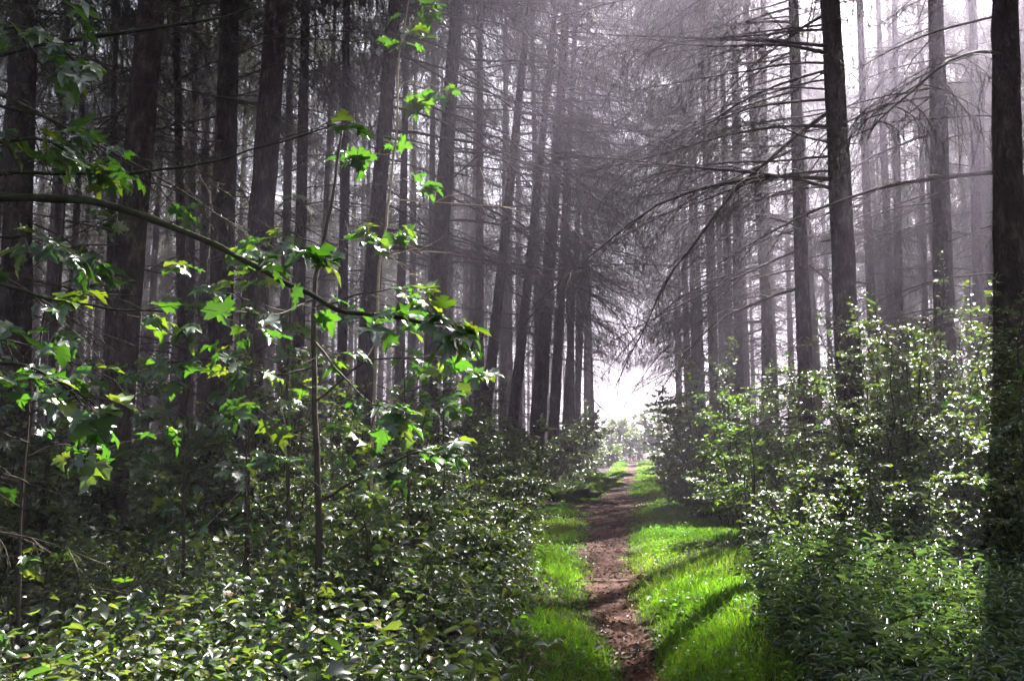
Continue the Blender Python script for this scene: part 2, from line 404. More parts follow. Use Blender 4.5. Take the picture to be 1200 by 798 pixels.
DEAD, LIVE = [], []
for i in range(14):
    mb = MB(); sk = bough_skeleton(2.4 * (.7 + .45 * rng.random()), rng.integers(7, 19), .35 + .4 * rng.random(), rng.integers(4, 8), .1 + .75 * rng.random(), .7 * rng.random(), .2 + .4 * rng.random(), .04 + .05 * rng.random())
    wood(mb, sk, .016, 0)
    DEAD.append(mb.mesh('dead_branch', [M_TWIG]))
for i in range(5):
    mb = MB(); sk = bough_skeleton(2.6, 26, 1.0, 8, .5, .45, .75)
    wood(mb, sk, .018, 0, 1.3)
    nn = needles(mb, sk, 85, .036, .0075)
    LIVE.append(mb.mesh('bough', [M_TWIG, M_NEEDLE]))
HALF = []
for i in range(4):      # thinly needled lower boughs
    mb = MB(); sk = bough_skeleton(2.6, 18, .8, 7, .45, .35, .8)
    wood(mb, sk, .017, 0, 1.3)
    needles(mb, sk, 16, .03, .006)
    HALF.append(mb.mesh('thin_bough', [M_TWIG, M_NEEDLE]))

# ------------------------------------------------------------------ places the sun reaches (gaps left between the boughs)
GAPS = []
def gap(px, py, r, Y=None):
    if Y is None:
        Y = 1600 / (py - 515)
        p = at(px, py, Y)
    else: p = at(px, py, Y)
    GAPS.append((p, r))
for px, py, r in [(640, 612, .55), (628, 640, .35), (775, 592, .6), (815, 622, .6), (745, 640, .15), (770, 668, .3), (700, 690, .35), (735, 684, .2), (860, 640, .35), (790, 655, .25), (700, 578, .5), (750, 562, .9), (740, 550, 1.4), (770, 575, .6),
                  (640, 775, .12), (850, 780, .12), (680, 720, .1)]: gap(px, py, r)
for px, py, r, Y in [(540, 385, .5, 4), (430, 470, .25, 4.2), (490, 60, .3, 5), (470, 190, .3, 5), (480, 345, .2, 4.3), (20, 430, .35, 3.4), (80, 470, .25, 3.6), (520, 535, .2, 4.4), (455, 270, .25, 5.2),
                     (30, 650, .2, 4.2), (870, 460, .7, 12), (940, 580, .6, 9), (560, 700, .35, 7), (500, 640, .3, 8), (640, 540, .7, 20), (690, 530, .8, 22), (700, 480, 1.5, 34)]: gap(px, py, r, Y)
gr = np.random.default_rng(5)
for _ in range(8): GAPS.append((np.array([gr.uniform(-4.5, -.2), gr.uniform(4, 10), .5]), gr.uniform(.05, .25)))
for _ in range(8): GAPS.append((np.array([gr.uniform(2.2, 5.5), gr.uniform(4.2, 8.5), .6]), gr.uniform(.2, .55)))
for _ in range(12): GAPS.append((np.array([gr.uniform(2.6, 6.5), gr.uniform(8, 12), gr.uniform(.8, 2.8)]), gr.uniform(.1, .5)))
GP = np.array([g[0] for g in GAPS]); GR = np.array([g[1] for g in GAPS])
def blocks(c, half):
    d = c[None] - GP; t = d @ SUN
    dist = np.linalg.norm(d - t[:, None] * SUN, axis=1)
    return bool(np.any((t > .5) & (dist < GR + half)))

# ------------------------------------------------------------------ spruces
def trunk_mesh(P, r0, H, sides=18, seg=44, flare=.5):
    mb = MB(); z = np.linspace(0, 1, seg) ** 1.25
    pts = P(z * H)
    rad = r0 * (1 - .82 * z) + r0 * flare * np.exp(-z * H / .35)
    rad[-1] = .01
    pts[0, 2] -= .25
    tube(mb, pts, rad, sides, 0, jitter=.05)
    for _ in range(16):
        zz = .6 + 8 * rng.random(); a = rng.random() * 6.28; rr = r0 * (1 - .82 * zz / H); d = np.array([math.cos(a), math.sin(a), rng.normal(-.1, .2)])
        p = P(zz)[0] + d * rr * .85; l = .04 + .14 * rng.random()
        tube(mb, np.array([p, p + d * l * .5, p + d * l]), np.array([.016, .012, .006]) * (.6 + .6 * rng.random()), 5)
    return mb.mesh('trunk', [M_BARK])

def spruce(label, base, lean, H, r0, n_dead=24, n_live=30, dead_from=1.3, live_from=8., reach=1., group=None, bend=.0, half_from=None, toward=None, side_bias=0., live_reach=None, thin_to=0.):
    """lean = (dx/dz, dy/dz)"""
    t = tag(empty('spruce_tree', base), label, 'tree', group)
    ba = rng.random() * 6.28
    def P(z):
        z = np.atleast_1d(z)
        w = bend * np.sin(z / H * 3.2)
        return np.stack([lean[0] * z + math.cos(ba) * w, lean[1] * z + math.sin(ba) * w, z], -1)
    part('trunk', trunk_mesh(P, r0, H), t)
    rad = lambda z: r0 * (1 - .82 * (max(z, 0) / H) ** .8)
    for i in range(n_dead):
        z = dead_from + (live_from + 1.5 - dead_from) * (i + rng.random()) / n_dead
        az = rng.random() * 2 * math.pi
        lng = 1.
        if toward is not None and rng.random() < side_bias: az = toward + rng.normal(0, .5); lng = 1.25
        p = P(z)[0]; s = (.3 + .68 * rng.random()) * reach * lng * (.75 + .25 * min(1, z / 6))
        p = p + np.array([math.cos(az), math.sin(az), 0]) * rad(z) * .8
        use = HALF if (half_from and z > half_from and rng.random() < .7) else DEAD
        if use is HALF and blocks(np.array(base) + p + np.array([math.cos(az), math.sin(az), -.2]) * 1.2 * s, .3 * s): use = DEAD
        part('dead_branch' if use is DEAD else 'thin_bough', random.choice(use), t, p, (rng.normal(0, .25), rng.normal(.10, .16), az), s)
    for i in range(n_live):
        f = (i + rng.random()) / n_live
        z = live_from + (H - .6 - live_from) * f ** .9
        az = i * 2.4 + rng.normal(0, .4)
        L = (live_reach or reach) * (1.2 - .85 * f) * (.8 + .35 * rng.random())
        p = P(z)[0]; c = np.array(base) + p + np.array([math.cos(az), math.sin(az), -.15]) * 1.3 * L
        if blocks(c, .5 * L): continue
        thin = z < thin_to or (thin_to and rng.random() < .3)
        part('thin_bough' if thin else 'bough', random.choice(HALF if thin else LIVE), t, p + np.array([math.cos(az), math.sin(az), 0]) * rad(z) * .7, (rng.normal(0, .15), rng.normal(.12, .12), az), L)
    return t, P, rad

# (label, x at the top edge, x and y low on the trunk, width in pixels, real diameter, extra)
HERO = [
 ('dark spruce trunk half hidden by leafy sprays, the first one in from the left border', 26, 16, 400, 38, .40, {}),
 ('thickest shaded spruce trunk, leaning, its dark foot standing clear of the undergrowth', 184, 128, 590, 40, .42, dict(dead_from=2.5)),
 ('slim far spruce stem in the gap between the border trunk and the thick leaning trunk', 134, 128, 300, 12, .22, {}),
 ('slim dark spruce stem rising close behind the thick leaning trunk, on its path side', 203, 212, 390, 14, .24, {}),
 ('very thin straight spruce stem in the bright gap beside the pair of upright dark trunks', 230, 225, 300, 9, .2, {}),
 ('dark rough spruce, farther one of the upright pair left of the pale sapling', 272, 262, 300, 32, .40, {}),
 ('broad grey brown spruce, nearer one of the upright pair left of the pale sapling', 324, 295, 400, 36, .42, {}),
 ('slim straight spruce trunk right beside the broad grey brown trunk, bark evenly lit', 362, 354, 300, 17, .27, {}),
 ('thin shaded spruce trunk standing behind the hanging maple sprays', 409, 404, 300, 14, .25, {}),
 ('dark spruce trunk directly behind the pale dry sunlit sapling stem', 467, 440, 320, 24, .36, {}),
 ('wide hazy spruce trunk past the pale dry sapling, vanishing in dim purple shade', 536, 514, 330, 26, .46, {}),
 ('slender spruce leaning toward the path, curved and dark against the purple haze', 619, 578, 400, 15, .30, {}),
 ('slender leaning spruce just behind the curved one, forked looking where the two cross', 650, 606, 440, 14, .30, {}),
 ('hazy stout spruce, thickest trunk of the close cluster before the misty opening', 664, 632, 470, 20, .45, {}),
 ('hazy spruce tucked behind the stout one of the close cluster', 676, 651, 460, 14, .36, {}),
 ('thin pale spruce trunk, last but one of the row before the misty opening', 690, 664, 465, 9, .28, {}),
 ('faint thin spruce trunk, last of the row before the misty opening', 700, 677, 470, 9, .32, {}),
 ('massive dark spruce trunk at the far right border, rising out of tall shrubs', 1174, 1186, 560, 40, .42, {}),
 ('upright grey spruce trunk behind the shrubs, next to the massive border trunk', 1099, 1107, 330, 27, .38, {}),
 ('strong dark spruce trunk leaning slightly to the path, middle of the right hand trees', 975, 1000, 530, 31, .36, {}),
 ('straight dark spruce trunk with a clear foot at the edge of the sunlit shrubs', 931, 946, 500, 20, .30, {}),
 ('leaning slender spruce crossing in front of a paler straight trunk', 872, 901, 420, 15, .32, {}),
 ('paler straight spruce trunk crossed by the leaning slender one', 894, 897, 330, 13, .32, {}),
 ('hazy straight spruce trunk, second from the misty opening on the right side of the path', 858, 864, 390, 14, .33, {}),
 ('faint lilac spruce trunk nearest the misty opening on the right side of the path', 818, 834, 420, 12, .34, {}),
 ('thin crooked dark spruce between the strong leaning trunk and the grey one', 1010, 1021, 300, 13, .25, dict(bend=.12)),
 ('faint slim spruce stem in the bright lilac gap before the grey trunk', 1047, 1051, 300, 12, .26, {}),
 ('very faint slim spruce stem touching the grey trunk on its path side', 1078, 1084, 280, 9, .25, {}),
 ('pale distant spruce trunk between the grey trunk and the massive border trunk', 1140, 1146, 300, 15, .28, {}),
]
hero_xy = []; hero = []
for lab, xt, xb, yb, w, dia, ex in HERO:
    d = dia * 1000 / w
    A = at(xb, yb, d); B = at(xt, 0, d)
    lx = (B[0] - A[0]) / (B[2] - A[2])
    bx = A[0] - lx * A[2]
    base = (bx, d, float(gz(bx, d)))
    right = bx > pathx(d)
    ly = rng.normal(0, .006)
    near_path = abs(bx - pathx(d)) < 4.2
    kw = dict(n_dead=44 if right else 72, n_live=64, live_from=10 + 2 * rng.random(), reach=1. + .15 * rng.random(),
              toward=(math.pi if right else 0.), side_bias=.45 if near_path else 0., bend=.05)
    if near_path and d > 12: kw.update(n_dead=46, side_bias=.6, reach=1.25, half_from=3.5)
    elif d > 12: kw.update(n_dead=84, half_from=4.5)
    lf = 1.6 + .54 * d + (1.2 if right and d < 23 and xb > 880 else 3.4)
    if d < 26: kw.update(n_live=150 if right else 100, live_reach=1.75, live_from=min(lf, 16.), thin_to=17.5 if (d > 18 and not (right and xb > 880)) else 0)
    if d > 17: kw.update(half_from=3.5, n_dead=72 if right else 50, dead_from=2.2 if d < 20 else 3.6)
    if d >= 26: kw.update(live_from=13 + 2 * rng.random(), n_live=34, thin_to=30)
    kw.update(ex)
    o, P, rad = spruce(lab, base, (lx, ly), 19 + 4 * rng.random(), dia / 2, **kw)
    hero_xy.append((bx, d)); hero.append((o, P, rad, d))

# long dead branches the photograph singles out: (trunk, height in the picture, azimuth, scale)
for ti, pyb, az, s, rz in [(19, 92, math.pi, 1.15, .12), (20, 27, math.pi * 1.02, .95, .10), (20, 73, math.pi * .97, 1.1, .2), (20, 128, math.pi, 1.0, .15), (20, 325, math.pi * 1.02, 1.05, .05), (20, 180, math.pi, .9, .0),
                       (17, 138, math.pi * .98, 1.0, -.02), (18, 110, math.pi, 1.05, .12), (19, 120, 0.05, .9, .14), (21, 280, math.pi, 1.2, .05), (22, 210, math.pi, 1.2, .1), (23, 250, math.pi, 1.3, .0),
                       (11, 70, .1, 1.6, .0), (11, 140, -.1, 1.7, .08), (12, 100, .0, 1.7, .1), (10, 180, .1, 1.3, .05), (11, 220, .05, 1.3, .0), (13, 330, .1, 1.1, -.1), (13, 200, .1, 1.5, .1), (12, 30, 0, 1.5, 0), (24, 120, math.pi, 1.5, .1), (23, 60, math.pi, 1.6, .1)]:
    o, P, rad, d = hero[ti]
    z = at(0, pyb, d)[2]; p = P(z)[0] + np.array([math.cos(az), math.sin(az), 0]) * rad(z) * .8
    part('dead_branch', random.choice(DEAD), o, p, (rng.normal(0, .2), rz, az), s * 1.1)

# the rows that line the path further on, their long drooping branches meeting over it
ROW = 'spruces lining the misty part of the path'
for y in np.arange(25, 52, 2.7):
    for sd in (-1, 1):
        yy_ = y + rng.normal(0, .4) + (1.3 if sd > 0 else 0); x = float(pathx(yy_)) + (sd * 2.3 if sd < 0 else 3.0) + rng.normal(0, .25)
        if min((a - x) ** 2 + (b - yy_) ** 2 for a, b in hero_xy) < 1.6: continue
        side = 'right' if sd > 0 else 'left'
        spruce(f'hazy spruce in the {side} row lining the misty far stretch of the path', (x, yy_, float(gz(x, yy_))), (rng.normal(0, .01), 0), 19 + 4 * rng.random(), .17, n_dead=36 if sd < 0 else 48, n_live=26, live_from=14, thin_to=30, dead_from=4.5 if y < 34 else 5.8, half_from=7. if sd < 0 else 4.,
               reach=1.2, group=f'{ROW} on its {side} side', toward=(math.pi if sd > 0 else 0), side_bias=.6)
        hero_xy.append((x, yy_))
# the web of long bare branches crossing over the path
for ti, n_, az0, z0, z1 in [(19, 20, math.pi, 4.5, 8.5), (20, 22, math.pi, 3.6, 10.5), (21, 14, math.pi, 4, 13), (22, 14, math.pi, 4, 14), (23, 14, math.pi, 5, 15), (24, 14, math.pi, 5.5, 17), (9, 18, .1, 4.5, 10), (10, 24, .05, 5, 12), (11, 24, 0, 5, 13), (12, 16, 0, 5, 14), (13, 18, 0, 6, 15), (14, 12, 0, 6, 15), (18, 10, math.pi, 5, 10), (25, 10, math.pi, 5, 12), (17, 6, math.pi, 4, 7)]:
    o, P, rad, d = hero[ti]
    for k in range(n_):
        z = z0 + (z1 - z0) * (k + rng.random()) / n_; az = az0 + rng.normal(0, .32); p = P(z)[0] + np.array([math.cos(az), math.sin(az), 0]) * rad(z) * .8
        s_ = 1.1 + .95 * rng.random()
        hb = rng.random() < .4 and z > 5
        part('thin_bough' if hb else 'dead_branch', random.choice(HALF if hb else DEAD), o, p, (rng.normal(0, .25), rng.normal(.1, .13), az), s_ * (.8 if hb else 1.))
# the rest of the plantation
def bg_proto(k):
    H = 19 + rng.random() * 4
    def P(z):
        z = np.atleast_1d(z); return np.stack([.01 * z * math.cos(k), .01 * z * math.sin(k * 2), z], -1)
    tm = trunk_mesh(P, .16 + .02 * (k % 3), H, 10, 16)
    mb = MB()
    def place(src_sk, wood_r, p, az, s, pit, need):
        m2 = MB(); wood(m2, src_sk, wood_r, 0, 1.5)
        if need: needles(m2, src_sk, *need)
        ca, sa = math.cos(az), math.sin(az); cp, sp = math.cos(pit), math.sin(pit)
        Rz = np.array([[ca, -sa, 0], [sa, ca, 0], [0, 0, 1]]) @ np.array([[cp, 0, sp], [0, 1, 0], [-sp, 0, cp]])
        off = mb.n
        for a, rn in zip(m2.V, m2.RN): mb.V.append(a * s @ Rz.T + p); mb.RN.append(rn)
        for f, m, q_ in m2.F: mb.F.append((f + off, m, q_))
        mb.n += m2.n
    sks = [bough_skeleton(2.4, 11, .6, 4, .45, .3, .4) for _ in range(4)]
    skl = [bough_skeleton(2.6, 14, .85, 5, .5, .45, .8) for _ in range(4)]
    for i in range(64):
        z = 1.2 + 10.5 * i / 64; place(sks[i % 4], .017, P(z)[0], rng.random() * 6.28, .4 + .75 * rng.random(), rng.normal(.1, .15), (22, .036, .010) if z > 3.5 else None)
    for i in range(34):
        f = i / 34; z = 9.5 + (H - 10) * f ** .9; place(skl[i % 4], .018, P(z)[0], i * 2.4, (1.15 - .85 * f) * (.8 + .4 * rng.random()), rng.normal(.12, .12), (22, .046, .012))
    return tm, mb.mesh('crown', [M_TWIG, M_NEEDLE])
BG = [bg_proto(k) for k in range(5)]
taken = list(hero_xy)
n_bg = 0
def try_tree(x, y, mind=2.0):
    for a, b in taken:
        if (a - x) ** 2 + (b - y) ** 2 < mind * mind: return False
    taken.append((x, y)); return True
def bg_label(x, y, r):
    side = 'right' if x > pathx(y) else 'left'
    if r > .66: return None
    if y < 34: return f'hazy spruce trunk standing behind the front row on the {side} side of the path', f'hazy spruces of the second rank {side} of the path'
    return f'faint distant spruce dissolving in pale mist on the {side} side of the path', f'distant misty spruces {side} of the path'
cand = []
yy = -9.
while yy < 50:
    xx = -46. + rng.random() * 3
    while xx < 58:
        cand.append((xx + rng.normal(0, .6), yy + rng.normal(0, .6))); xx += 3.5
    yy += 3.4
for _ in range(110):      # the left half of the plantation stands closer
    y_ = 23.5 + 24 * rng.random(); cand.append((-.62 * y_ + (.62 * y_ + float(pathx(y_)) - 3.4) * rng.random(), y_))
for _ in range(330):
    y_ = 23.5 + 23 * rng.random(); cand.append((float(pathx(y_)) + 3.4 + (.62 * y_ - float(pathx(y_)) - 3.4) * rng.random(), y_))
for x, y in [(13.5, 66), (16.5, 58.5)]: cand.append((x, y, 1))
for c_ in cand:
    x, y = c_[:2]; keep_ = len(c_) > 2
    if abs(x) > 10 + .85 * max(y, 0): continue
    if not keep_ and abs(x - float(pathx(max(y, 0)))) < (3.0 if y < 45 else 5.5): continue
    if not keep_ and y > 46 and 0 < x - float(pathx(y)) < 14: continue
    inview = abs(x) < .64 * y + .4
    if inview and y < 23.5: continue
    if y < 4 and abs(x) < 5: continue
    if y < 4 and rng.random() < .1: continue
    if not try_tree(x, y): continue
    shade = (y < 36 and not inview and x > 0)
    base = (x, y, float(gz(x, y)))
    if not inview and y > 0 and y < 34 and x > -3:
        # sunward neighbours outside the frame: full trees, gaps left where the sun comes through
        spruce('dark full crowned spruce standing outside the view, shading the path', base, (rng.normal(0, .01), rng.normal(0, .01)), 19 + 4 * rng.random(), .19, n_dead=4, n_live=64, live_from=7.0, group='spruces shading the path from outside the view')
        continue
    if inview and y < 31:
        lb = bg_label(x, y, 0)
        spruce(lb[0], base, (rng.normal(0, .012), 0), 18 + 5 * rng.random(), .15 + .04 * rng.random(), n_dead=44, n_live=34, live_from=11 + 3 * rng.random(), half_from=6, group=lb[1], reach=1.1)
        continue
    tm, cm = BG[rng.integers(5)]
    # a misty tree gives way where its crown would cover a place the sun reaches
    c0 = np.array(base); bad = any(blocks(c0 + np.array([0, 0, z]), .6) for z in (9, 12, 15, 18))
    if bad and y < 23: continue
    lb = bg_label(x, y, abs(x) / max(y, .1)) or ('shading spruce standing outside the view beside the observer', 'spruces around the observer outside the view')
    t = tag(empty('spruce_tree', base, rng.random() * 6.28), lb[0], 'tree', lb[1])
    s = .85 + .3 * rng.random()
    t.scale = (s, s, s)
    part('trunk', tm, t); part('crown', cm, t); n_bg += 1
print('bg trees', n_bg)
# the mass of the wood beyond, where single trees can no longer be counted
mb = MB()
for y in np.arange(50, 78, 3.):
    for x in np.arange(-.66 * y, .66 * y, 3.):
        a, b = x + rng.normal(0, .9), y + rng.normal(0, .8)
        if -5 < a - float(pathx(b)) < 15: continue
        H = 18 + 5 * rng.random(); z0 = float(gz(a, b)); z = np.linspace(0, H, 6)
        tube(mb, np.stack([a + .01 * z * rng.normal(), b + 0 * z, z0 - .2 + z], -1), .17 * (1 - .85 * z / H), 6, 0)
        n = 2600; zz = 2 + (H - 2.2) * rng.random(n) ** .8; rr = np.where(zz < 8, 1.7, 2.3 * (1.02 - zz / H)) * rng.random(n) ** .6; az = rng.integers(0, 9, n) * .7 + rng.normal(0, .3, n) + np.floor(zz * 2.5) * 2.4
        kp = rng.random(n) < np.where(zz < 8, .45, 1); zz, rr, az = zz[kp], rr[kp], az[kp]; n = len(zz)
        P = np.stack([a + rr * np.cos(az), b + rr * np.sin(az), z0 + np.floor(zz * 2.5) / 2.5 - .18 * rr + rng.normal(0, .05, n)], -1)
        d = norm(np.stack([np.cos(az), np.sin(az), np.full(n, -.3)], -1) + rng.normal(0, .5, (n, 3))); s_ = norm(np.cross(d, rng.normal(0, 1, (n, 3))))
        V = np.stack([P - s_ * .018, P + s_ * .018, P + d * (.16 + .2 * rng.random((n, 1)))], 1)
        mb.add(V.reshape(-1, 3), [np.arange(n * 3).reshape(n, 3)], 1, np.repeat(rng.random(n), 3))
tag(part('distant_woods', mb.mesh('distant_woods', [M_BARK, M_NEEDLE])), 'far spruce wood melting into the mist behind the last countable trunks', kind='stuff')

# ------------------------------------------------------------------ undergrowth (ground cover nobody could count)
def cover(mb, xs, ys, hs, per, lsize, width, tpl, stem_mat=1, leaf_mat_=0, tilt=.45, spread=.22, stems=1, up=.05):
    n = len(xs); base = np.stack([xs, ys, gz(xs, ys) - .02], -1)
    for s in range(stems):
        d = norm(np.array([0, 0, 1.]) + rng.normal(0, .28, (n, 3)) * np.array([1, 1, .2]))
        m = per
        P0 = np.repeat(base, m, 0); D = np.repeat(d, m, 0); H = np.repeat(hs, m) 
        u = np.tile((np.arange(m) + .5) / m, n); u = .22 + .78 * np.clip(u + rng.normal(0, .07, n * m), 0, 1)
        az = np.tile(np.arange(m) * 2.4, n) + np.repeat(rng.random(n) * 6.28, m) + rng.normal(0, .4, n * m)
        out = np.stack([np.cos(az), np.sin(az), np.zeros(n * m)], -1)
        bow = (u ** 2 * H * .25)[:, None] * np.repeat(rand_dir(n), m, 0)
        pos = P0 + D * (u * H)[:, None] + bow + out * (spread * H * (1.1 - u * .6) * rng.random(n * m))[:, None]
        ax = out + np.array([0, 0, 1.]) * rng.normal(up, .3, n * m)[:, None]
        nr = np.array([0, 0, 1.]) + rng.normal(0, tilt, (n * m, 3))
        leaves(mb, pos, ax, nr, lsize * (.55 + .8 * rng.random(n * m)), width, tpl, leaf_mat_, fold=1. + rng.random(n * m))
        # stems: thin three-sided spikes
        top = base + d * hs[:, None] * .95 + (hs * .22)[:, None] * rand_dir(n) * .6
        w = .003
        e1 = np.array([w, 0, 0]); e2 = np.array([-w / 2, w * .87, 0]); e3 = np.array([-w / 2, -w * .87, 0])
        V = np.stack([base + e1, base + e2, base + e3, top], 1).reshape(-1, 3)
        o = (np.arange(n) * 4)[:, None]
        mb.add(V, [np.array([[0, 1, 3]]) + o, np.array([[1, 2, 3]]) + o, np.array([[2, 0, 3]]) + o], stem_mat)

def scatter(n, y0, y1, side, pw=1.3, far=1.0):
    y = y0 + (y1 - y0) * rng.random(n) ** pw
    if side < 0:
        r = grassl(y) - .02; l = np.minimum(-.66 * y - .6, r - 1.)
    else:
        l = grassr(y) + .0; r = np.maximum(.66 * y + .6, l + 1.)
    x = l + (r - l) * rng.random(n)
    return x, y
def patch(x, y, s=1.): return .5 + .5 * np.sin(x * 1.1 * s + 1.4 * np.sin(y * .7 * s)) * np.cos(y * .9 * s + 1.2 * np.sin(x * .8 * s))

ST = M_STEM
mb = MB()
x, y = scatter(4200, 2.6, 13, -1)
k = patch(x, y, 1.7) * .8 + .35 * rng.random(len(x)) > .4; x, y = x[k], y[k]
edge = np.clip(1 - (grassl(y) - x) / 2.6, 0, 1)
hs = (.12 + .36 * patch(x, y, .9) ** 1.5) * (.7 + .6 * rng.random(len(x))) + .38 * edge * (.5 + .6 * rng.random(len(x)))
cover(mb, x, y, hs, 13, .055, .6, (OVATE_V, OVATE_F), tilt=.4)
x, y = scatter(1500, 2.6, 11, -1)
cover(mb, x, y, .12 + .3 * rng.random(len(x)), 8, .035, .5, (OVATE_V, OVATE_F), tilt=.5)
x, y = scatter(420, 2.6, 9, -1)
cover(mb, x, y, .2 + .4 * rng.random(len(x)), 5, .095, .75, (OVATE_V, OVATE_F), tilt=.5)
x, y = scatter(500, 3, 10, -1)
cover(mb, x, y, .3 + .4 * rng.random(len(x)), 9, .08, .25, (LANCE_V, LANCE_F), tilt=.6)
x, y = scatter(2600, 12, 30, -1, 1.0)
cover(mb, x, y, (.4 + .6 * patch(x, y)) * (.6 + .7 * rng.random(len(x))), 12, .10, .62, (SMALL_V, SMALL_F), tilt=.5)
x, y = scatter(340, 3.2, 11, -1)
cover(mb, x, y, .45 + .5 * rng.random(len(x)), 12, .045, .5, (OVATE_V, OVATE_F), tilt=.5, spread=.16)
def stalks(mb, n, sc, mat):
    x, y = sc
    for a, b in zip(x, y):
        h = .15 + .5 * rng.random(); d = norm(np.array([0, 0, 1.]) + rng.normal(0, .6, 3) * [1, 1, .3])
        tube(mb, curve((a, b, float(gz(a, b))), d, h, 3, .6, 0, .1), np.linspace(.003, .001, 4), 3, mat, cap=False)
stalks(mb, 0, scatter(900, 2.8, 9, -1), 2)
tag(part('undergrowth', mb.mesh('undergrowth', [M_UNDER, ST, M_DRY])), 'low leafy undergrowth of brambles and seedlings on the left of the path', kind='stuff')

mb = MB()
x, y = scatter(1700, 3.4, 8.8, 1, 1.1)
hs = (.26 + .32 * patch(x, y, .8)) * (.6 + .65 * rng.random(len(x)))
cover(mb, x, y, hs, 26, .062, .23, (LANCE_V, LANCE_F), tilt=.55, spread=.11, up=.3)
tag(part('undergrowth', mb.mesh('undergrowth', [M_HERB, ST])), 'dense bed of upright narrow leaved herbs at the foot of the shrubs', kind='stuff')
mb = MB()
x, y = scatter(1500, 8, 14, 1, 1.1)
cover(mb, x, y, (.35 + .5 * patch(x, y)) * (.6 + .6 * rng.random(len(x))), 14, .075, .6, (OVATE_V, OVATE_F), tilt=.5)
x, y = scatter(2400, 13, 34, 1, 1.0)
cover(mb, x, y, (.4 + .7 * patch(x, y)) * (.6 + .7 * rng.random(len(x))), 12, .10, .62, (SMALL_V, SMALL_F), tilt=.5)
tag(part('undergrowth', mb.mesh('undergrowth', [M_UNDER, ST])), 'sunlit low leafy growth beyond the herb bed', kind='stuff')
mb = MB()
n = 5200; y = 30 + 34 * rng.random(n); x = (rng.random(n) - .45) * 1.4 * y
k = (np.abs(x - pathx(y)) > 1.5); x, y = x[k], y[k]
cover(mb, x, y, (.6 + 1.1 * rng.random(len(x))), 12, .17, .7, (SMALL_V, SMALL_F), tilt=.6, spread=.3)
tag(part('undergrowth', mb.mesh('undergrowth', [M_UNDER, ST])), 'far hazy undergrowth between the distant trunks', kind='stuff')

# ------------------------------------------------------------------ shrubs
def shrub(label, px, Y, H, W, n_stem, n_leaf, lsize, mat=None, width=.62, group=None, tpl=(OVATE_V, OVATE_F), low=.03, X=None):
    x = (px - 600) / 1000 * Y if X is None else X
    t = tag(empty('shrub', (x, Y, float(gz(x, Y)))), label, 'shrub', group)
    cs = []
    for s in range(n_stem):
        a = s * 2.4 + rng.random(); out = W * .5 * (.25 + .75 * rng.random())
        h = H * (.6 + .45 * rng.random())
        u = np.linspace(0, 1, 9)[:, None]
        o2 = np.array([math.cos(a), math.sin(a), 0]) * out
        c = o2 * (.25 + .75 * u ** 1.4) + np.array([0, 0, h]) * (u - .12 * u ** 3) + rng.normal(0, .035, (9, 3)) * u
        c[0, 2] = -.1
        m = MB(); tube(m, c, np.linspace(.006 + .004 * H, .002, 9), 5)
        br = [c]
        for k in range(9):
            f = .25 + .7 * rng.random(); i = int(f * 8); p = c[i]
            d = rand_dir(1, .35)[0]
            b = curve(p, d, .28 * H * (1.15 - f) + .12, 4, .3, 0, .1); br.append(b); tube(m, b, np.linspace(.0035, .0015, 5), 3)
        part('stem', m.mesh('stem', [M_STEM]), t)
        cs.append(br)
    n_leaf = int(n_leaf * 1.7); per = n_leaf // (n_stem * 10)
    P, A = [], []
    for br in cs:
        for b in br:
            k = per * (2 if b is br[0] else 1)
            u = (low if b is br[0] else .1) + (1 - low) * rng.random(k); f = u * (len(b) - 1); i = np.minimum(f.astype(int), len(b) - 2)
            p = b[i] + (b[i + 1] - b[i]) * (f - i)[:, None]
            P.append(p); d = norm(b[i + 1] - b[i]); A.append(d * .5 + rand_dir(k, .05) * .9)
    P = np.concatenate(P); A = np.concatenate(A); n = len(P)
    A[:, 2] += rng.normal(-.05, .25, n)
    P = P + norm(A) * .03
    m = MB(); leaves(m, P, A, np.array([0, 0, 1.]) + rng.normal(0, .45, (n, 3)), lsize * (.55 + .8 * rng.random(n)), width, tpl, fold=1 + rng.random(n))
    part('foliage', m.mesh('foliage', [mat or M_SHRUB]), t)
    return t

